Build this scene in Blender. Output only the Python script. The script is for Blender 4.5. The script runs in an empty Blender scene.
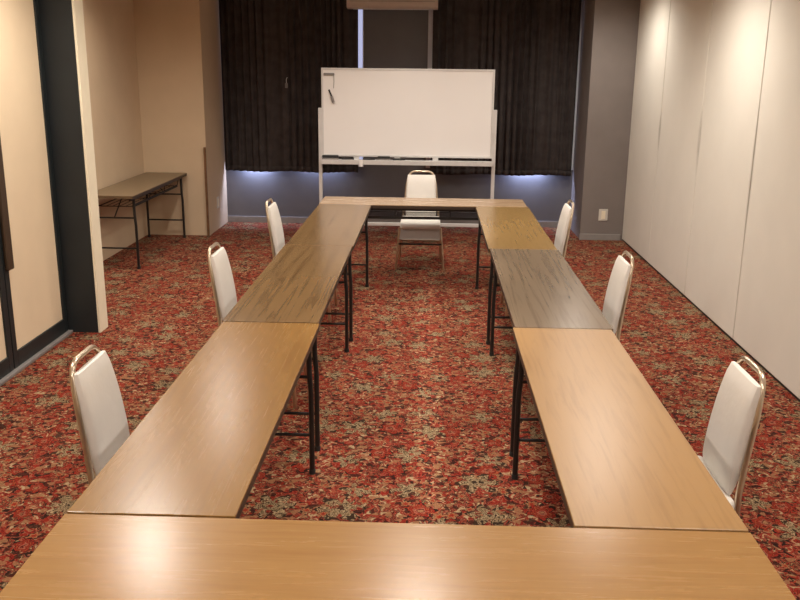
import bpy, bmesh, math, random
from mathutils import Vector, Matrix
random.seed(7)
PI = math.pi
scene = bpy.context.scene
COL = scene.collection

# ------------------------------------------------------------------ materials
def newmat(name):
    m = bpy.data.materials.new(name); m.use_nodes = True
    nt = m.node_tree; b = nt.nodes['Principled BSDF']
    return m, nt, b
def N(nt, t, **k):
    n = nt.nodes.new(t)
    for a, v in k.items():
        if a == 'ins':
            for i, x in v.items(): n.inputs[i].default_value = x
        else: setattr(n, a, v)
    return n
def L(nt, a, b): nt.links.new(a, b)
def ramp(nt, stops, interp='LINEAR'):
    r = N(nt, 'ShaderNodeValToRGB'); cr = r.color_ramp; cr.interpolation = interp
    while len(cr.elements) < len(stops): cr.elements.new(0.5)
    for e, (p, c) in zip(cr.elements, stops):
        e.position = p; e.color = (*c, 1) if len(c) == 3 else c
    return r
def math_n(nt, op, a, b=None, c=None):
    n = N(nt, 'ShaderNodeMath', operation=op)
    for i, x in enumerate((a, b, c)):
        if x is None: continue
        if isinstance(x, (int, float)): n.inputs[i].default_value = x
        else: L(nt, x, n.inputs[i])
    return n.outputs[0]
def mixc(nt, f, a, b, mode='MIX'):
    n = N(nt, 'ShaderNodeMix', data_type='RGBA', blend_type=mode)
    for s, x in ((n.inputs[0], f), (n.inputs[6], a), (n.inputs[7], b)):
        if isinstance(x, (int, float)): s.default_value = x
        elif isinstance(x, tuple): s.default_value = (*x, 1)
        else: L(nt, x, s)
    return n.outputs[2]

def plain(name, col, rough=.6, metal=0, var=.08, scale=12, bump=0, bscale=80, spec=.5):
    m, nt, b = newmat(name)
    tc = N(nt, 'ShaderNodeTexCoord')
    n = N(nt, 'ShaderNodeTexNoise', ins={'Scale': scale, 'Detail': 4.0}); L(nt, tc.outputs['Object'], n.inputs['Vector'])
    lo = tuple(c*(1-var) for c in col); hi = tuple(min(1, c*(1+var)) for c in col)
    r = ramp(nt, [(.3, lo), (.7, hi)]); L(nt, n.outputs[0], r.inputs[0])
    L(nt, r.outputs[0], b.inputs['Base Color'])
    b.inputs['Roughness'].default_value = rough; b.inputs['Metallic'].default_value = metal
    b.inputs['Specular IOR Level'].default_value = spec
    if bump:
        n2 = N(nt, 'ShaderNodeTexNoise', ins={'Scale': bscale, 'Detail': 3.0}); L(nt, tc.outputs['Object'], n2.inputs['Vector'])
        bp = N(nt, 'ShaderNodeBump', ins={'Strength': bump, 'Distance': .01}); L(nt, n2.outputs[0], bp.inputs['Height'])
        L(nt, bp.outputs[0], b.inputs['Normal'])
    return m

def wood(name, base, dark, contrast=.5, seed=0., rough=.27, spec=.55, streak=0.04):
    """laminate with the grain along local X"""
    m, nt, b = newmat(name)
    tc = N(nt, 'ShaderNodeTexCoord')
    mp = N(nt, 'ShaderNodeMapping'); mp.inputs['Scale'].default_value = (1.0, 16, 16); mp.inputs['Location'].default_value = (seed, seed*3.1, 0)
    L(nt, tc.outputs['Object'], mp.inputs['Vector'])
    n1 = N(nt, 'ShaderNodeTexNoise', ins={'Scale': 2.6, 'Detail': 7.0, 'Roughness': .65, 'Distortion': .6}); L(nt, mp.outputs[0], n1.inputs['Vector'])
    mp2 = N(nt, 'ShaderNodeMapping'); mp2.inputs['Scale'].default_value = (.22, 6.5, 6.5); mp2.inputs['Location'].default_value = (seed*1.7, seed, 0)
    L(nt, tc.outputs['Object'], mp2.inputs['Vector'])
    n2 = N(nt, 'ShaderNodeTexNoise', ins={'Scale': 1.6, 'Detail': 2.0, 'Distortion': .35}); L(nt, mp2.outputs[0], n2.inputs['Vector'])
    # cathedral figure: contour lines of the soft field
    w = math_n(nt, 'SINE', math_n(nt, 'MULTIPLY', n2.outputs[0], 46.0))
    w = math_n(nt, 'MULTIPLY_ADD', w, .5, .5)
    f = math_n(nt, 'ADD', math_n(nt, 'MULTIPLY', n1.outputs[0], 1-streak), math_n(nt, 'MULTIPLY', w, streak))
    r = ramp(nt, [(.5-.24, dark), (.5+.02, base)]); L(nt, f, r.inputs[0])
    c = mixc(nt, contrast, base, r.outputs[0])
    L(nt, c, b.inputs['Base Color'])
    rr = math_n(nt, 'MULTIPLY_ADD', n1.outputs[0], .05, rough-.025)
    L(nt, rr, b.inputs['Roughness']); b.inputs['Specular IOR Level'].default_value = spec
    return m

def carpet_mat():
    m, nt, b = newmat('floral_carpet')
    tc = N(nt, 'ShaderNodeTexCoord')
    src = tc.outputs['Object']
    # gentle warp
    nw = N(nt, 'ShaderNodeTexNoise', ins={'Scale': 9.0, 'Detail': 2.0}); L(nt, src, nw.inputs['Vector'])
    off = N(nt, 'ShaderNodeVectorMath', operation='MULTIPLY_ADD'); L(nt, nw.outputs['Color'], off.inputs[0])
    off.inputs[1].default_value = (.05, .05, 0); L(nt, src, off.inputs[2])
    vec = off.outputs[0]
    def flowers(scale, petals, R, rnd=.75, shift=0.):
        """returns mask (0..1), normalised radius, random colour channel"""
        mp = N(nt, 'ShaderNodeMapping'); mp.inputs['Location'].default_value = (shift, shift*.7, 0); L(nt, vec, mp.inputs['Vector'])
        v = N(nt, 'ShaderNodeTexVoronoi', voronoi_dimensions='2D', ins={'Scale': scale, 'Randomness': rnd}); L(nt, mp.outputs[0], v.inputs['Vector'])
        d = N(nt, 'ShaderNodeVectorMath', operation='SUBTRACT'); L(nt, mp.outputs[0], d.inputs[0]); L(nt, v.outputs['Position'], d.inputs[1])
        sx = N(nt, 'ShaderNodeSeparateXYZ'); L(nt, d.outputs[0], sx.inputs[0])
        ang = math_n(nt, 'ARCTAN2', sx.outputs[1], sx.outputs[0])
        sc = N(nt, 'ShaderNodeSeparateColor'); L(nt, v.outputs['Color'], sc.inputs[0])
        ph = math_n(nt, 'MULTIPLY', sc.outputs[0], 6.28)
        s = math_n(nt, 'SINE', math_n(nt, 'MULTIPLY_ADD', ang, float(petals), ph))
        rad = math_n(nt, 'MULTIPLY_ADD', s, .24*R, .76*R)
        rad = math_n(nt, 'MULTIPLY', rad, math_n(nt, 'MULTIPLY_ADD', sc.outputs[1], .5, .72))
        q = math_n(nt, 'DIVIDE', math_n(nt, 'DIVIDE', v.outputs['Distance'], scale), rad)
        mask = math_n(nt, 'LESS_THAN', q, 1.0)
        return mask, q, sc.outputs[2], s
    RED, DRED, DARK = (.34, .026, .014), (.13, .010, .007), (.026, .010, .007)
    CREAM, OLIVE, TAN, ORANGE, PINK, GREEN = (.52, .40, .24), (.18, .135, .065), (.38, .20, .10), (.44, .10, .040), (.38, .14, .085), (.05, .042, .022)
    # leafy ground: contour bands of warped noise read as leaves and petals
    na = N(nt, 'ShaderNodeTexNoise', noise_dimensions='2D', ins={'Scale': 27.0, 'Detail': 1.5, 'Distortion': 1.1}); L(nt, src, na.inputs['Vector'])
    nb = N(nt, 'ShaderNodeTexNoise', noise_dimensions='2D', ins={'Scale': 13.0, 'Detail': 1.0, 'Distortion': .8})
    mb_ = N(nt, 'ShaderNodeMapping'); mb_.inputs['Location'].default_value = (7.3, 2.1, 0); L(nt, src, mb_.inputs['Vector']); L(nt, mb_.outputs[0], nb.inputs['Vector'])
    g1 = ramp(nt, [(0, DARK), (.33, DRED), (.39, PINK), (.43, RED), (.50, DRED), (.525, RED), (.57, PINK), (.60, ORANGE), (.62, TAN), (.66, CREAM)], 'CONSTANT'); L(nt, na.outputs[0], g1.inputs[0])
    g2 = ramp(nt, [(0, CREAM), (.33, TAN), (.37, OLIVE), (.40, DARK), (.43, RED), (.48, TAN), (.50, DARK), (.52, DRED), (.57, RED), (.60, PINK), (.66, DARK)], 'CONSTANT'); L(nt, na.outputs[0], g2.inputs[0])
    col = mixc(nt, math_n(nt, 'GREATER_THAN', nb.outputs[0], .52), g1.outputs[0], g2.outputs[0])
    vb = N(nt, 'ShaderNodeTexVoronoi', voronoi_dimensions='2D', ins={'Scale': 42.0}); L(nt, vec, vb.inputs['Vector'])
    sb = N(nt, 'ShaderNodeSeparateColor'); L(nt, vb.outputs['Color'], sb.inputs[0])
    spk = math_n(nt, 'GREATER_THAN', sb.outputs[0], .86)
    col = mixc(nt, math_n(nt, 'MULTIPLY', spk, .8), col, TAN)
    spk = math_n(nt, 'LESS_THAN', sb.outputs[0], .12)
    col = mixc(nt, math_n(nt, 'MULTIPLY', spk, .8), col, DARK)
    # small tan sprigs
    mk, q, rc, s = flowers(8.5, 6, .030, 1.0, 4.3)
    c = ramp(nt, [(0, RED), (.35, ORANGE), (.55, TAN), (.85, DARK)], 'CONSTANT'); L(nt, q, c.inputs[0])
    col = mixc(nt, math_n(nt, 'MULTIPLY', mk, math_n(nt, 'GREATER_THAN', rc, .4)), col, c.outputs[0])
    # red-orange blossoms
    mk, q, rc, s = flowers(4.6, 5, .066, .9, 1.7)
    c = ramp(nt, [(0, TAN), (.14, DRED), (.26, PINK), (.42, RED), (.54, DRED), (.62, ORANGE), (.70, DRED), (.76, RED), (.9, DARK)], 'CONSTANT')
    L(nt, math_n(nt, 'ADD', math_n(nt, 'MULTIPLY_ADD', s, .08, q), math_n(nt, 'MULTIPLY', math_n(nt, 'SUBTRACT', na.outputs[0], .5), .7)), c.inputs[0])
    col = mixc(nt, math_n(nt, 'MULTIPLY', mk, math_n(nt, 'GREATER_THAN', rc, .35)), col, c.outputs[0])
    # big cream / olive flowers
    mk, q, rc, s = flowers(3.3, 6, .098, .55, 0.)
    qq = math_n(nt, 'ADD', math_n(nt, 'MULTIPLY_ADD', s, .12, q), math_n(nt, 'MULTIPLY', math_n(nt, 'SUBTRACT', na.outputs[0], .5), 1.6))
    c = ramp(nt, [(0, DARK), (.08, CREAM), (.20, DARK), (.27, CREAM), (.40, OLIVE), (.48, DARK), (.54, CREAM), (.66, DRED), (.72, OLIVE), (.80, CREAM), (.90, DARK)], 'CONSTANT'); L(nt, qq, c.inputs[0])
    soft = mixc(nt, .12, c.outputs[0], OLIVE)
    gap = math_n(nt, 'LESS_THAN', math_n(nt, 'ADD', s, math_n(nt, 'MULTIPLY', q, -1.2)), -1.8)
    mk = math_n(nt, 'MULTIPLY', mk, math_n(nt, 'SUBTRACT', 1.0, gap))
    mk = math_n(nt, 'MULTIPLY', mk, math_n(nt, 'GREATER_THAN', sb.outputs[2], .14))
    col = mixc(nt, math_n(nt, 'MULTIPLY', mk, math_n(nt, 'GREATER_THAN', rc, .10)), col, soft)
    # pile speckle
    nf = N(nt, 'ShaderNodeTexNoise', ins={'Scale': 120.0, 'Detail': 2.0}); L(nt, src, nf.inputs['Vector'])
    rf = ramp(nt, [(.3, (.50, .46, .44)), (.7, (.88, .82, .79))]); L(nt, nf.outputs[0], rf.inputs[0])
    col = mixc(nt, 1.0, col, rf.outputs[0], 'MULTIPLY')
    L(nt, col, b.inputs['Base Color'])
    b.inputs['Roughness'].default_value = .9; b.inputs['Specular IOR Level'].default_value = .08
    b.inputs['Sheen Weight'].default_value = .04; b.inputs['Sheen Roughness'].default_value = .5
    b.inputs['Sheen Tint'].default_value = (1, .8, .65, 1)
    bp = N(nt, 'ShaderNodeBump', ins={'Strength': .5, 'Distance': .006}); L(nt, nf.outputs[0], bp.inputs['Height']); L(nt, bp.outputs[0], b.inputs['Normal'])
    return m

def emis(name, col, s):
    m, nt, b = newmat(name)
    b.inputs['Base Color'].default_value = (*col, 1)
    b.inputs['Emission Color'].default_value = (*col, 1); b.inputs['Emission Strength'].default_value = s
    return m

M = dict(
    carpet=carpet_mat(),
    oakA=wood('oak_laminate', (.34, .183, .060), (.25, .118, .034), .75, 1.3),
    oakB=wood('oak_laminate_honey', (.265, .138, .037), (.19, .088, .022), .8, 5.1),
    oakC=wood('oak_laminate_pale', (.35, .198, .074), (.25, .130, .042), .8, 8.7, rough=.33),
    walnut=wood('faded_walnut_laminate', (.20, .118, .050), (.115, .064, .026), .9, 12.2, streak=.25, rough=.22),
    greywood=wood('grey_brown_laminate', (.20, .145, .095), (.135, .095, .06), .9, 3.9, streak=.25, rough=.24),
    yellow=wood('yellow_oak_laminate', (.27, .165, .060), (.21, .12, .042), .6, 6.6, rough=.24),
    tan=wood('beige_laminate', (.38, .26, .16), (.29, .19, .11), .6, 2.4),
    sidewood=wood('olive_brown_laminate', (.20, .14, .08), (.15, .10, .055), .5, 9.1, rough=.4),
    edge=plain('dark_brown_edging', (.045, .028, .018), .5),
    black=plain('black_painted_steel', (.012, .011, .011), .4, 0),
    shelf=plain('black_shelf_mesh', (.016, .015, .014), .6),
    rubber=plain('black_rubber', (.02, .02, .02), .8),
    vinyl=plain('white_vinyl_upholstery', (.76, .73, .68), .5, var=.03, scale=7, bump=.15, bscale=25),
    chrome=plain('worn_champagne_steel', (.62, .52, .40), .28, 1.0, var=.1),
    wallR=plain('cream_partition_cloth', (.70, .66, .585), .85, var=.025, scale=3, bump=.1, bscale=220),
    partition=None,
    beige=plain('beige_wall_cloth', (.60, .455, .305), .9, var=.03, scale=4, bump=.1, bscale=220),
    cream=plain('cream_closet_panel', (.78, .63, .44), .7, var=.03, scale=3),
    jamb=plain('ivory_paint', (.86, .78, .60), .6, var=.02),
    dark=plain('charcoal_paint', (.012, .017, .019), .45, var=.1, scale=6),
    dark2=plain('charcoal_pilaster_paint', (.014, .018, .020), .55, var=.12, scale=5),
    brown=plain('dark_brown_wood', (.05, .028, .014), .5),
    grey=plain('grey_wall_cloth', (.155, .150, .158), .9, var=.05, scale=5, bump=.1, bscale=200),
    greyp=plain('taupe_wall_cloth', (.215, .185, .17), .9, var=.05, scale=4, bump=.1, bscale=200),
    base=plain('grey_baseboard', (.27, .25, .235), .6),
    ceil=plain('off_white_ceiling', (.70, .66, .60), .95, var=.03),
    curtain=plain('dark_brown_curtain_cloth', (.062, .052, .050), .95, var=.2, scale=9, bump=.2, bscale=150, spec=.1),
    lining=plain('grey_blackout_lining', (.30, .30, .32), .9),
    white=plain('whiteboard_enamel', (.83, .80, .78), .30, var=.015, scale=2),
    alum=plain('pale_aluminium', (.68, .67, .66), .4, .3, var=.04),
    wframe=plain('white_window_frame', (.72, .74, .80), .5, var=.03),
    acb=plain('beige_plastic', (.62, .52, .45), .5, var=.03),
    plate=plain('ivory_switch_plate', (.62, .58, .52), .5, var=.02),
    greyplastic=plain('grey_plastic', (.22, .20, .19), .5),
    poleM=plain('brown_varnished_wood', (.16, .075, .03), .5, var=.2),
    glass=emis('daylit_window_pane', (.66, .70, 1.0), .55),
    lens=emis('warm_downlight_lens', (1, .80, .58), 30.0),
)

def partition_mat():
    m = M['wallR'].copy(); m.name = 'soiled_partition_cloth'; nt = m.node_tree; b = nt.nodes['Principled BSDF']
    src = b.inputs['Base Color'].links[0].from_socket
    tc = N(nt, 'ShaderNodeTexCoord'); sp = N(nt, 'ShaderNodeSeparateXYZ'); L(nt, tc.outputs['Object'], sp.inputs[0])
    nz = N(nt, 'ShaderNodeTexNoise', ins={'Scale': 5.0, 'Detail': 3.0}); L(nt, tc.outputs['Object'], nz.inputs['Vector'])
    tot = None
    for y, zc, hh, ww in ((3.90, 1.15, .55, .035), (5.13, 1.30, .30, .05), (6.39, 1.30, .22, .05)):  # darker patches along the panel seams at mid height
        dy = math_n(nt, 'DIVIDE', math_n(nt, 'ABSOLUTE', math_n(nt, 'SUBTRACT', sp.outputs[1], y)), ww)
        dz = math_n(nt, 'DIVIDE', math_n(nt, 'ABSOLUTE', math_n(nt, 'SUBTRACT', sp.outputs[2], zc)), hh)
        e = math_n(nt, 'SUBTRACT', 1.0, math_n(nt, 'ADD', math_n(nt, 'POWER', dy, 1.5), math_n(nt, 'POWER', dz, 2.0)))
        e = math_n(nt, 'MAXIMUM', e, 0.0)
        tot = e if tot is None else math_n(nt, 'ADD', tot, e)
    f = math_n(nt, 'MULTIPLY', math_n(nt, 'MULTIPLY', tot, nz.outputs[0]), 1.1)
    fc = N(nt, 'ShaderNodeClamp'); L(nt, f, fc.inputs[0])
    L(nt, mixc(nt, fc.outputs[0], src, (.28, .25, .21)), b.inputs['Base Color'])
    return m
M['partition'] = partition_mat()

# ------------------------------------------------------------------ mesh helpers
class MB:
    def __init__(s): s.bm = bmesh.new()
    def box(s, x0, x1, y0, y1, z0, z1, bev=0, seg=2, mat=None):
        g = bmesh.ops.create_cube(s.bm, size=1)
        vs = g['verts']
        for v in vs:
            v.co = Vector(((x0+x1)/2+v.co.x*(x1-x0), (y0+y1)/2+v.co.y*(y1-y0), (z0+z1)/2+v.co.z*(z1-z0)))
        if bev:
            es = list({e for v in vs for e in v.link_edges})
            r = bmesh.ops.bevel(s.bm, geom=es, offset=bev, segments=seg, affect='EDGES', profile=.5, clamp_overlap=True)
            vs = list({v for f in r['faces'] for v in f.verts} | {v for v in vs if v.is_valid})
        if mat is not None:
            for v in vs: v.co = mat @ v.co
        return s
    def tube(s, pts, r, seg=10, cap=True, flat=1.0):
        pts = [Vector(p) for p in pts]
        rings = []
        n = len(pts)
        up = None
        for i, p in enumerate(pts):
            if i == 0: t = pts[1]-pts[0]
            elif i == n-1: t = pts[-1]-pts[-2]
            else: t = (pts[i+1]-p).normalized()+(p-pts[i-1]).normalized()
            t.normalize()
            if up is None:
                a = Vector((0, 0, 1)) if abs(t.z) < .9 else Vector((1, 0, 0))
                up = (a-t*a.dot(t)).normalized()
            else: up = (up-t*up.dot(t)).normalized()
            w = t.cross(up)
            rings.append([s.bm.verts.new(p+(up*math.cos(2*PI*k/seg)+w*math.sin(2*PI*k/seg)*flat)*r) for k in range(seg)])
        for a, b in zip(rings, rings[1:]):
            for k in range(seg): s.bm.faces.new((a[k], a[(k+1) % seg], b[(k+1) % seg], b[k]))
        if cap:
            s.bm.faces.new(list(reversed(rings[0]))); s.bm.faces.new(rings[-1])
        return s
    def loft(s, rings):
        """rings: lists of points of equal length, closed around, capped"""
        R = [[s.bm.verts.new(Vector(p)) for p in r] for r in rings]
        m = len(R[0])
        for a, b in zip(R, R[1:]):
            for k in range(m): s.bm.faces.new((a[k], a[(k+1) % m], b[(k+1) % m], b[k]))
        s.bm.faces.new(list(reversed(R[0]))); s.bm.faces.new(R[-1])
        return s
    def build(s, name, mat, parent=None, smooth=False, loc=None):
        bmesh.ops.recalc_face_normals(s.bm, faces=s.bm.faces)
        me = bpy.data.meshes.new(name); s.bm.to_mesh(me); s.bm.free()
        o = bpy.data.objects.new(name, me); COL.objects.link(o)
        for mm in (mat if isinstance(mat, (list, tuple)) else [mat]): me.materials.append(mm)
        if smooth:
            for p in me.polygons: p.use_smooth = True
            try:
                me.set_sharp_from_angle(angle=math.radians(40))
            except Exception: pass
        if parent: o.parent = parent
        if loc: o.location = loc
        return o
def arc_pts(corner_pts, rad, seg=6):
    """round the corners of a polyline"""
    P = [Vector(p) for p in corner_pts]; out = [P[0]]
    for i in range(1, len(P)-1):
        a, c, b = P[i-1], P[i], P[i+1]
        d1 = (a-c).normalized(); d2 = (b-c).normalized()
        r = min(rad, (a-c).length*.45, (b-c).length*.45)
        p0, p1 = c+d1*r, c+d2*r
        for k in range(seg+1):
            t = k/seg
            out.append(p0*(1-t)**2+c*2*t*(1-t)+p1*t*t)
    out.append(P[-1])
    return out
def tag(o, label=None, cat=None, group=None, kind=None):
    if label: o['label'] = label
    if cat: o['category'] = cat
    if group: o['group'] = group
    if kind: o['kind'] = kind
    return o
def empty(name, label, cat, loc=(0, 0, 0), rz=0, group=None):
    o = bpy.data.objects.new(name, None); COL.objects.link(o); o.location = loc; o.rotation_euler = (0, 0, rz)
    o.empty_display_size = .1
    return tag(o, label, cat, group)
def struct(name, mb, mat, parent=None, **k):
    o = mb.build(name, mat, parent, **k)
    if not parent: o['kind'] = 'structure'
    return o
def copy_tree(o, parent=None):
    c = o.copy(); COL.objects.link(c); c.parent = parent
    for ch in [x for x in bpy.data.objects if x.parent == o]: copy_tree(ch, c)
    return c

# ------------------------------------------------------------------ room
XL, XN, XR, YB, YP, YF, H = -2.5, -3.1, 2.21, 8.4, 7.63, -4.0, 2.7
struct('floor', MB().box(-3.2, 2.4, YF-.1, 8.7, -.1, 0), M['carpet'])
struct('ceiling', MB().box(-3.2, 2.4, YF-.1, 8.7, H, H+.1), M['ceil'])
struct('wall_front', MB().box(-3.2, 2.4, YF-.1, YF, 0, H), M['beige'])
struct('wall_left', MB().box(-2.62, -2.52, YF, 3.86, 0, H), M['beige'])
# pilaster at the mouth of the alcove: charcoal front, ivory edge
struct('trim_1', MB().box(-2.52, -2.285, 3.80, 3.95, 0, H, .002), M['dark2'])
struct('trim_2', MB().box(-2.285, -2.268, 3.803, 3.95, 0, H, .002), M['jamb'])
struct('wall_alcove_front', MB().box(-3.2, -2.62, 3.86, 3.95, 0, H), M['beige'])
struct('wall_alcove_left', MB().box(-3.2, XN, 3.95, 7.5, 0, H), M['beige'])
struct('wall_alcove_back', MB().box(-3.2, -2.40, 7.5, YB, 0, H), M['beige'])
struct('wall_right', MB().box(XR+.045, XR+.145, YF, YB, 0, H), M['wallR'])
struct('wall_pillar_right', MB().box(1.745, XR+.045, YP, YB, 0, H), M['greyp'])
# back wall in pieces, leaving two window openings
WZ0, WZ1 = .69, 2.62
struct('wall_back', MB().box(-2.40, 1.745, YB, YB+.1, 0, WZ0).box(-2.40, 1.745, YB, YB+.1, WZ1, H)
       .box(-.74, .0, YB-.0, YB+.1, WZ0, WZ1), M['grey'])
struct('wall_back_outer', MB().box(-2.5, 1.9, YB+.25, YB+.3, 0, H), M['grey'])
for i, (a, b) in enumerate([(-2.40, -.74), (.0, 1.745)]):
    f = MB()
    t = .06; tr_ = .012 if i == 0 else .06
    f.box(a, a+t, YB-.02, YB+.07, WZ0, WZ1, .004).box(b-tr_, b, YB-.02, YB+.07, WZ0, WZ1, .004)
    f.box(a+t, b-tr_, YB-.02, YB+.07, WZ0, WZ0+.05, .004).box(a+t, b-tr_, YB-.02, YB+.07, WZ1-.05, WZ1, .004)
    f.box((a+b)/2-.025, (a+b)/2+.025, YB, YB+.06, WZ0+.05, WZ1-.05)
    w = struct('window_%d' % (i+1), f, M['wframe'])
    for (c, d) in ((a+t, (a+b)/2-.025), ((a+b)/2+.025, b-tr_)):
        MB().box(c, d, YB+.03, YB+.036, WZ0+.05, WZ1-.05).build('window_pane', M['glass'], w)
# baseboards
struct('baseboard_back', MB().box(-2.40, 1.745, YB-.015, YB, 0, .075, .003), M['base'])
struct('baseboard_right', MB().box(1.735, XR-.02, YP-.015, YP, 0, .07, .003), M['base'])
struct('baseboard_left', MB().box(-2.50, -2.46, YF, 3.79, 0, .022, .004), M['greyplastic'])
struct('trim_3', MB().box(XR+.01, XR+.045, YF, YP, 0, .018), M['dark'])

# partition panels along the right wall
names = ['cream partition panel on the right, the nearest one beside the closest white chair',
         'cream partition panel on the right, second from the camera with a dark seam mark at its far edge',
         'cream partition panel on the right, third from the camera',
         'narrow cream partition panel on the right, touching the grey pillar']
ys = [2.62, 3.90, 5.13, 6.39, YP-.004]
for i in range(4):
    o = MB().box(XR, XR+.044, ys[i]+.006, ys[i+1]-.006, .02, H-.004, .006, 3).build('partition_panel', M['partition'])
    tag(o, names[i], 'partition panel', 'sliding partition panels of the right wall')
struct('wall_right_near', MB().box(XR, XR+.044, YF, 2.6165, .02, H-.004), M['wallR'])

# ------------------------------------------------------------------ closet door on the left wall
def closet_door(y0, y1, label):
    t = empty('closet_door', label, 'door', (XL, y0, 0))
    w = y1-y0
    st = .055
    MB().box(-.015, .0, st, w-st, .12, 2.55).build('door_panel', M['cream'], t)
    f = MB().box(-.02, .012, 0, st, 0.02, 2.62, .003).box(-.02, .012, w-st, w, 0.02, 2.62, .003)
    f.box(-.02, .012, st, w-st, .02, .12, .003).box(-.02, .012, st, w-st, 2.55, 2.62, .003)
    f.build('door_frame', M['dark'], t)
    return t
d = closet_door(2.955, 3.775, 'cream closet door panel in a charcoal frame beside the dark pilaster')
MB().box(.012, .035, .005, .085, .64, 1.52, .008, 3).build('door_pull', M['brown'], d)
# next closet door is nearer the camera; only its dark stile edges into view
d = closet_door(2.12, 2.945, 'charcoal framed closet door nearest the camera, cut by the left photo edge')

# ------------------------------------------------------------------ corner strip, wall plates
o = MB().box(-2.424, -2.400, 7.476, 7.500, 0, .98, .003)
tag(o.build('wooden_corner_strip', M['poleM']), 'thin brown wooden strip standing up the alcove corner beside the left curtain', 'wooden strip')
def wall_plate(loc, rz, label):
    t = empty('wall_socket', label, 'wall socket', loc, rz, None)
    MB().box(-.05, .05, -.008, 0, -.065, .065, .004, 2).build('cover_plate', M['plate'], t)
    MB().box(-.022, .022, -.011, -.006, -.045, .045, .002, 2).build('socket_insert', M['jamb'], t)
    return t
wall_plate((1.985, YP, .285), 0, 'ivory wall socket low on the taupe pillar at the right')
wall_plate((-2.40, 7.92, .31), PI/2, 'small wall socket low beside the wooden corner strip at the left')

# ------------------------------------------------------------------ curtains
def curtain(x0, x1, y, z0, z1, n, seed, label):
    rnd = random.Random(seed)
    t = empty('curtain', label, 'curtain', ((x0+x1)/2, y, z0))
    NX, NZ = int((x1-x0)*130), 22
    # irregular pleats
    ph = []; a = 0
    for i in range(NX+1):
        a += (1+.35*math.sin(i*.045+seed)+.25*math.sin(i*.11+seed*2))*2*PI*n/NX
        ph.append(a)
    bm = bmesh.new(); vs = []
    for j in range(NZ+1):
        v = j/NZ; row = []
        for i in range(NX+1):
            u = i/NX
            x = x0+(x1-x0)*u
            amp = .028*(.75+.25*math.sin(u*9+seed)) * (1-.25*v)
            dy = amp*math.sin(ph[i]+.5*math.sin(v*2.3+i*.01))+.008*math.sin(ph[i]*2.1+v)
            dz = .006*math.sin(u*14+seed)*(1-v)
            row.append(bm.verts.new((x-(x0+x1)/2, dy, (z1-z0)*v+dz)))
        vs.append(row)
    for j in range(NZ):
        for i in range(NX): bm.faces.new((vs[j][i], vs[j][i+1], vs[j+1][i+1], vs[j+1][i]))
    mb = MB(); mb.bm.free(); mb.bm = bm
    o = mb.build('curtain_cloth', M['curtain'], t, smooth=True)
    s = o.modifiers.new('Solidify', 'SOLIDIFY'); s.thickness = .003
    # hem band
    bm = bmesh.new(); r0 = []; r1 = []
    for i in range(0, NX+1):
        u = i/NX; x = x0+(x1-x0)*u
        amp = .028*(.75+.25*math.sin(u*9+seed))
        dy = amp*math.sin(ph[i]+.5*math.sin(i*.01))+.008*math.sin(ph[i]*2.1)
        dz = .006*math.sin(u*14+seed)
        r0.append(bm.verts.new((x-(x0+x1)/2, dy-.004, dz-.002))); r1.append(bm.verts.new((x-(x0+x1)/2, dy-.004, dz+.06)))
    for i in range(NX): bm.faces.new((r0[i], r0[i+1], r1[i+1], r1[i]))
    mb = MB(); mb.bm.free(); mb.bm = bm
    h = mb.build('hem', M['curtain'], t, smooth=True)
    s = h.modifiers.new('Solidify', 'SOLIDIFY'); s.thickness = .002
    return t
curtain(-2.385, -.795, 8.29, .635, H-.002, 17, 1.0, 'dark brown pleated curtain left of the whiteboard')
curtain(.052, 1.71, 8.29, .635, H-.002, 17, 2.6, 'dark brown pleated curtain right of the whiteboard')
t = empty('curtain_clip', 'small grey clip hanging halfway up the left curtain', 'curtain clip', (-1.62, 8.236, 1.60))
MB().box(-.016, .016, -.008, 0, .0, .055, .004).build('clip_body', M['greyplastic'], t)
MB().tube(arc_pts([(0, -.004, .05), (0, -.004, .10), (.012, -.001, .12)], .02), .003, 6).build('clip_cord', M['alum'], t)

# ------------------------------------------------------------------ air conditioner on the grey column
t = empty('air_conditioner', 'wide beige air conditioner box high on the grey column between the curtains', 'air conditioner', (-.40, YB, 2.47))
MB().box(-.33, .38, -.19, -.001, .03, .2).build('mounting_bracket', M['greyplastic'], t)
def ac_ring(x):
    return [(x, -.175, 0.0), (x, -.30, .004), (x, -.325, .02), (x, -.335, .05), (x, -.335, .19), (x, -.315, .222), (x, -.175, .225)]
MB().loft([ac_ring(-.505), ac_ring(.505)]).build('ac_body', M['acb'], t, smooth=True)
MB().box(-.44, .44, -.29, -.22, -.006, .003, .002).build('air_louver', M['alum'], t)
MB().box(-.47, .47, -.339, -.334, .075, .079).build('panel_seam', M['greyplastic'], t)

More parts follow.
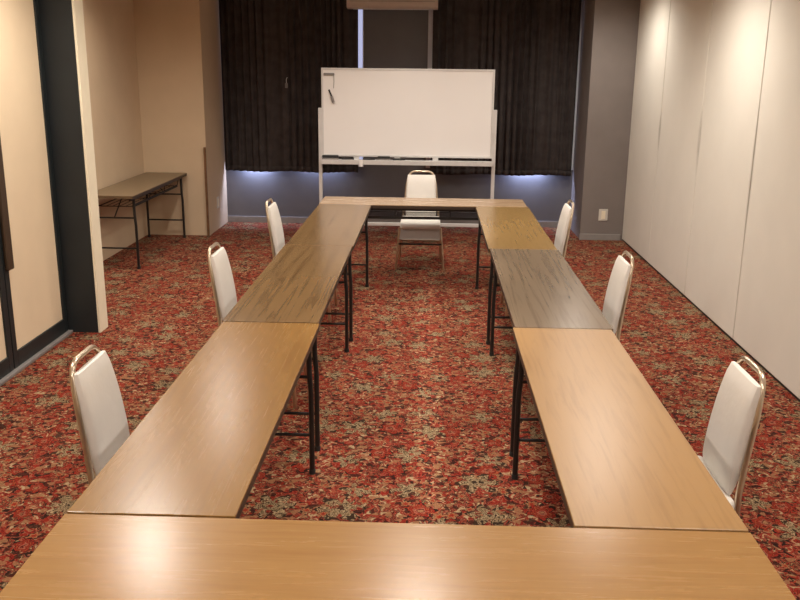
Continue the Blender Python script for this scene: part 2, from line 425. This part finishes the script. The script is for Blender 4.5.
# ------------------------------------------------------------------ whiteboard
WX, WY = -.195, 7.2
t = empty('whiteboard', 'large white mobile whiteboard on a pale stand before the curtains', 'whiteboard', (WX, WY, 0))
tilt = Matrix.Translation((0, 0, 1.38)) @ Matrix.Rotation(math.radians(0), 4, 'X') @ Matrix.Translation((0, 0, -1.38))
MB().box(-.873, .873, -.012, .012, .95, 1.815).build('board_surface', M['white'], t)
f = MB().box(-.893, .893, -.017, .017, 1.812, 1.834, .003).box(-.893, .893, -.017, .017, .932, .953, .003)
f.box(-.893, -.873, -.017, .017, .95, 1.815, .003).box(.873, .893, -.017, .017, .95, 1.815, .003)
f.build('board_frame', M['alum'], t)
for sx in (-1, 1):
    x = sx*.911
    MB().box(x-.018, x+.018, -.02, .02, .07, 1.43, .004).build('post', M['alum'], t)
    MB().box(x-.02, x+.02, -.28, .28, .055, .09, .006).build('foot', M['alum'], t)
    for sy in (-1, 1):
        c = MB(); c.tube([(x-.014, sy*.255, .028), (x+.014, sy*.255, .028)], .028, 16)
        c.box(x-.018, x+.018, sy*.255-.012, sy*.255+.012, .03, .056)
        c.build('caster', M['rubber'], t, smooth=True)
MB().box(-.893, .893, -.015, .015, .20, .235, .004).build('stretcher', M['alum'], t)
tr = MB().box(-.893, .893, -.09, .02, .892, .902).box(-.893, .893, -.100, -.090, .858, .906, .002)
tr.build('pen_tray', M['alum'], t)
for x in (-.53, -.10, .30):
    MB().box(x-.03, x+.03, -.012, .012, .902, .934).build('tray_bracket', M['alum'], t)
# things on the tray and the board
TZ = .9035
def on_tray(name, label, cat, x, mb_fn, group=None):
    e = empty(name, label, cat, (WX+x, WY-.060, TZ), 0, group); mb_fn(e); return e
def eraser(w, h=.045):
    def f(e):
        MB().box(-w/2, w/2, -.027, .027, 0.0, h*.4, .003).build('felt_pad', M['greyplastic'], e)
        MB().box(-w/2, w/2, -.025, .025, h*.4, h, .006).build('eraser_body', M['rubber'], e)
    return f
on_tray('board_eraser', 'black board eraser at the left end of the whiteboard tray', 'eraser', -.80, eraser(.17, .045))
on_tray('board_eraser', 'small black board eraser in the middle of the whiteboard tray', 'eraser', -.24, eraser(.13, .04))
def marker(e):
    MB().tube([(-.06, 0, .011), (.035, 0, .011)], .011, 10).build('marker_barrel', M['black'], e, smooth=True)
    MB().tube([(.035, 0, .011), (.068, 0, .011)], .0095, 10).build('marker_cap', M['rubber'], e, smooth=True)
for x, l in ((-.62, 'black marker lying next to the left eraser on the whiteboard tray'),
             (-.40, 'black marker lying on the tray between the two erasers'),
             (-.085, 'black marker lying right of the middle eraser on the tray')):
    on_tray('whiteboard_marker', l, 'marker', x, marker, 'markers on the whiteboard tray')
e = empty('tray_tag', 'small white tag hanging from the front of the whiteboard tray', 'tag', (WX-.475, WY-.102, .892), 0)
MB().box(-.018, .018, -.004, 0, -.055, .015, .002).build('tag_card', M['white'], e)
# magnet clip with a hanging marker, top left corner of the board
bx, bz = WX-.812, 1.77
e = empty('magnetic_clip', 'grey magnetic clip at the top left corner of the whiteboard', 'magnetic clip', (bx, WY-.0135, bz), 0)
MB().box(-.055, .055, -.014, 0, -.012, .012, .004).build('clip_bar', M['greyplastic'], e)
MB().tube([(.05, -.007, -.01), (.052, -.005, -.075), (.046, -.005, -.14)], .0025, 6).build('clip_string', M['greyplastic'], e)
e = empty('hanging_marker', 'dark marker stuck on the whiteboard below the magnetic clip', 'marker', (bx+.02, WY-.0125, bz-.24), 0)
MB().tube([(-.022, -.011, .085), (.006, -.012, 0.02)], .009, 10).build('marker_barrel', M['black'], e, smooth=True)
MB().tube([(.006, -.014, .02), (.026, -.014, -.045)], .014, 10).build('marker_cap', M['greyplastic'], e, smooth=True)

# ------------------------------------------------------------------ folding tables (length along local X)
def table(label, cx, cy, rz, wood_m, group='folding tables of the meeting square', L_=1.796, W=.45, z=.70):
    t = empty('folding_table', label, 'table', (cx, cy, 0), rz, group)
    hl, hw = L_/2, W/2
    MB().box(-hl, hl, -hw, hw, z-.008, z, .0015, 2).box(-hl+.004, hl-.004, -hw+.004, hw-.004, z-.026, z-.008).build('tabletop', wood_m, t)
    for sy in (-1, 1):
        MB().box(-hl+.004, hl-.004, sy*(hw-.002)-.002, sy*(hw-.002)+.002, z-.032, z-.008).build('edge_band', M['edge'], t)
        # steel under-frame
        y = sy*(hw-.0475)
        MB().box(-hl+.06, hl-.06, y-.0125, y+.0125, z-.055, z-.026).build('frame_rail', M['black'], t)
    sh = MB()
    for k in range(6):
        y = -hw+.075+(W-.15)*k/5
        sh.tube([(-hl+.17, y, z-.122), (hl-.17, y, z-.122)], .003, 6)
    sh.box(-hl+.17, hl-.17, -hw+.06, -hw+.068, z-.132, z-.108).tube([(-hl+.17, hw-.064, z-.122), (hl-.17, hw-.064, z-.122)], .004, 6)
    for sx in (-1, -.33, .33, 1):
        x = sx*(hl-.175)
        sh.tube(arc_pts([(x, -hw+.045, z-.04), (x, -hw+.064, z-.122), (x, hw-.064, z-.122), (x, hw-.045, z-.04)], .02), .004, 6)
    sh.build('under_shelf', M['shelf'], t)
    for sx in (-1, 1):
        x = sx*(hl-.12)
        a, b = .190, .197
        for sy in (-1, 1):
            lg = MB().tube(arc_pts([(x, sy*a, z-.05), (x, sy*a, .50), (x, sy*b, .42), (x, sy*b, .012)], .05), .0125, 10)
            lo = lg.build('leg', M['black'], t, smooth=True)
            MB().tube([(x, sy*b, 0), (x, sy*b, .022)], .0155, 10).build('foot_cap', M['rubber'], lo, smooth=True)
        MB().tube([(x, -a-.003, .48), (x, a+.003, .48)], .008, 8).build('crossbar', M['black'], t, smooth=True)
        MB().tube([(x, -b, .195), (x, b, .195)], .008, 8).build('crossbar', M['black'], t, smooth=True)
        MB().tube([(x, -a*.0, .48), (x-sx*.26, 0, z-.05)], .006, 8).build('folding_brace', M['black'], t, smooth=True)
    return t
h = PI/2
LX, RX = -.675, .675
table('pale oak folding table across the very front of the photo', 0, -.232, 0, M['oakA'])
table('honey oak folding table on the left side, touching the front table', LX+.004, .901, h, M['oakB'])
table('streaky dark brown folding table, second along the left side', LX-.004, 2.712, h, M['walnut'])
table('brown folding table at the far end of the left side', LX+.002, 4.512, h, M['walnut'])
table('pale oak folding table on the right side, touching the front table', RX-.003, .901, -h, M['oakC'])
table('greyish brown folding table in the middle of the right side', RX+.008, 2.706, -h, M['greywood'])
table('yellowish folding table at the far end of the right side', RX+.0, 4.506, -h, M['yellow'])
table('beige folding table across the far end in front of the whiteboard', -.005, 5.635, 0, M['tan'])
table('low-lit olive brown folding table against the wall in the left alcove', -2.845, 6.58, h, M['sidewood'], group='spare tables')

# ------------------------------------------------------------------ banquet chairs (facing local +X, origin on floor)
def make_chair():
    t = empty('banquet_chair', 'x', 'chair')
    def bx(z):  # centre line of back at height z
        return -.205-(z-.43)*.155
    # continuous back frame: rear legs -> inverted U with a grab rail on top
    for sy in (-1, 1):
        MB().tube(arc_pts([(-.245, sy*.205, .0), (bx(.44), sy*.176, .44), (bx(.56), sy*.159, .56)], .08), .011, 10).build('leg', M['chrome'], t, smooth=True)
        MB().tube(arc_pts([(.205, sy*.225, .0), (.180, sy*.19, .40)], .05), .011, 10).build('leg', M['chrome'], t, smooth=True)
    pts = [(bx(.55), -.160, .55), (bx(.76), -.142, .76), (bx(.872), -.108, .872), (bx(.872), .108, .872), (bx(.76), .142, .76), (bx(.55), .160, .55)]
    MB().tube(arc_pts(pts, .055, 8), .0095, 12).build('back_frame', M['chrome'], t, smooth=True)
    # padded back, narrower at the top
    rings = []
    for k in range(15):
        u = k/14; z = .452+u*.388
        w = .152+(.138-.152)*u**1.3
        th = .031
        e = min(1, math.sin(PI*min(1, max(0, u*.985+.0075)))**.30)
        w2 = w*(1-.06*(1-e)); th2 = th*e
        c = bx(z)+.017
        ring = []
        for q in range(20):
            a = 2*PI*q/20
            ca, sa = math.cos(a), math.sin(a)
            ring.append((c+th2*(abs(ca)**.6)*(1 if ca >= 0 else -1), w2*(abs(sa)**.35)*(1 if sa >= 0 else -1), z))
        rings.append(ring)
    MB().loft(rings).build('backrest', M['vinyl'], t, smooth=True)
    # seat cushion
    s = MB().box(-.205, .205, -.19, .19, .385, .45, .024, 4); s.build('seat', M['vinyl'], t, smooth=True)
    sk = MB()
    sk.loft([[(.190, -.178, .385), (.190, .178, .385), (-.19, .178, .385), (-.19, -.178, .385)],
             [(.204, -.192, .29), (.204, .192, .29), (-.19, .192, .29), (-.19, -.192, .29)]])
    # keep only thin cloth: four skirts
    sk.build('seat_skirt', M['lining_w'], t)
    for x, w, z, r in ((.192, .208, .245, .009), (-.225, .2, .2, .008)):
        MB().tube([(x, -w, z), (x, w, z)], r, 8).build('stretcher', M['chrome'] if x < 0 else M['black'], t, smooth=True)
    return t
M['lining_w'] = plain('grey_white_seat_cover', (.52, .49, .46), .8, var=.04)
proto = make_chair()
DX = .270
spots = [(-1.145+DX, .80, 0, 'white padded steel chair nearest the camera on the left side'),
         (-1.150+DX, 2.70, 0, 'white padded chair at the middle of the left side, beside the streaky brown table'),
         (-1.150+DX, 4.42, 0, 'white padded chair farthest back on the left side, near the grey wall'),
         (1.175-DX, .83, PI, 'white padded steel chair nearest the camera on the right side'),
         (1.145-DX, 2.66, PI, 'white padded chair at the middle of the right side, beside the greyish table'),
         (1.13-DX, 4.60, PI, 'white padded chair farthest back on the right side, near the taupe pillar'),
         (-.030, 6.45-DX, -PI/2, 'white padded chair facing the camera at the far table before the whiteboard')]
for i, (x, y, r, l) in enumerate(spots):
    o = proto if i == 0 else copy_tree(proto)
    o.location = (x, y, 0); o.rotation_euler = (0, 0, r); tag(o, l, 'chair', 'white chairs around the tables')

# ------------------------------------------------------------------ lights
def downlight(x, y, power, size=110, blend=.7, radius=.07, label=''):
    t = empty('downlight', label, 'ceiling light', (x, y, H), 0, 'recessed ceiling downlights')
    c = MB()
    ring = []
    for r, z in ((.095, 0), (.098, -.006), (.09, -.01), (.072, -.004)):
        ring.append([(r*math.cos(a*PI/12), r*math.sin(a*PI/12), z) for a in range(24)])
    R = [[c.bm.verts.new(p) for p in q] for q in ring]
    for a, b in zip(R, R[1:]):
        for k in range(24): c.bm.faces.new((a[k], a[(k+1) % 24], b[(k+1) % 24], b[k]))
    c.build('trim_ring', M['jamb'], t, smooth=True)
    MB().tube([(0, 0, -.004), (0, 0, -.001)], .072, 24).build('lens', M['lens'], t)
    d = bpy.data.lights.new('downlight_lamp', 'SPOT'); d.energy = power; d.spot_size = math.radians(size); d.spot_blend = blend
    d.shadow_soft_size = radius; d.color = (1, .93, .84)
    o = bpy.data.objects.new('downlight_lamp', d); COL.objects.link(o); o.location = (0, 0, -.03); o.parent = t
    return t
PL = [(-1.75, .5, 85), (-1.72, 2.95, 85), (-1.75, 5.2, 55), (1.35, .8, 85), (1.40, 4.2, 95), (1.58, 6.7, 60),
      (0.03, 2.2, 60), (0.03, 4.6, 45), (0.0, -1.2, 60), (-2.6, 5.4, 50), (-.2, 5.9, 60), (1.5, -2.2, 80), (-1.6, -2.2, 80)]  # the lamp just before the whiteboard is added to brighten the board
for i, (x, y, p) in enumerate(PL):
    downlight(x, y, p*1.2, size=165, blend=.8, label='round recessed ceiling downlight above the meeting room carpet')
for x, y in ((.02, 1.75), (.02, 3.0), (.02, 4.2)):
    downlight(x, y, 130, size=36, blend=1.0, label='round recessed ceiling downlight above the meeting room carpet')
def area(name, loc, rot, sx, sy, power, col):
    d = bpy.data.lights.new(name, 'AREA'); d.shape = 'RECTANGLE'; d.size = sx; d.size_y = sy; d.energy = power; d.color = col
    o = bpy.data.objects.new(name, d); COL.objects.link(o); o.location = loc; o.rotation_euler = rot
    return o
# lamps added behind the curtains to make the daylight glow under the hems
for (x, w, p) in ((-2.02, .30, 7.5), (-1.25, .5, 3.5), (1.22, .38, 8.5)):
    area('window_daylight', (x, 8.355, .74), (0, 0, 0), w, .05, p, (.52, .62, 1.0))

# ------------------------------------------------------------------ world, camera, view
w = bpy.data.worlds.new('World'); scene.world = w; w.use_nodes = True
w.node_tree.nodes['Background'].inputs[0].default_value = (.6, .7, 1, 1); w.node_tree.nodes['Background'].inputs[1].default_value = .3
cam = bpy.data.cameras.new('Camera'); co = bpy.data.objects.new('Camera', cam); COL.objects.link(co); scene.camera = co
f_, pi_, ya, ro = 872.8, .2614, -.0325, .0112
cam.sensor_width = 36; cam.lens = f_*36/800; cam.clip_start = .05
cp, sp, cy, sy = math.cos(pi_), math.sin(pi_), math.cos(ya), math.sin(ya)
fw = Vector((sy*cp, cy*cp, -sp)); r = Vector((cy, -sy, 0)); u = r.cross(fw)
r2 = math.cos(ro)*r+math.sin(ro)*u; u2 = -math.sin(ro)*r+math.cos(ro)*u
co.matrix_world = Matrix(((r2.x, u2.x, -fw.x, .0513), (r2.y, u2.y, -fw.y, -2.063), (r2.z, u2.z, -fw.z, 1.854), (0, 0, 0, 1)))
vs = scene.view_settings
vs.view_transform = 'Standard'; vs.look = 'None'; vs.gamma = 1; vs.use_curve_mapping = False; vs.exposure = 0.13
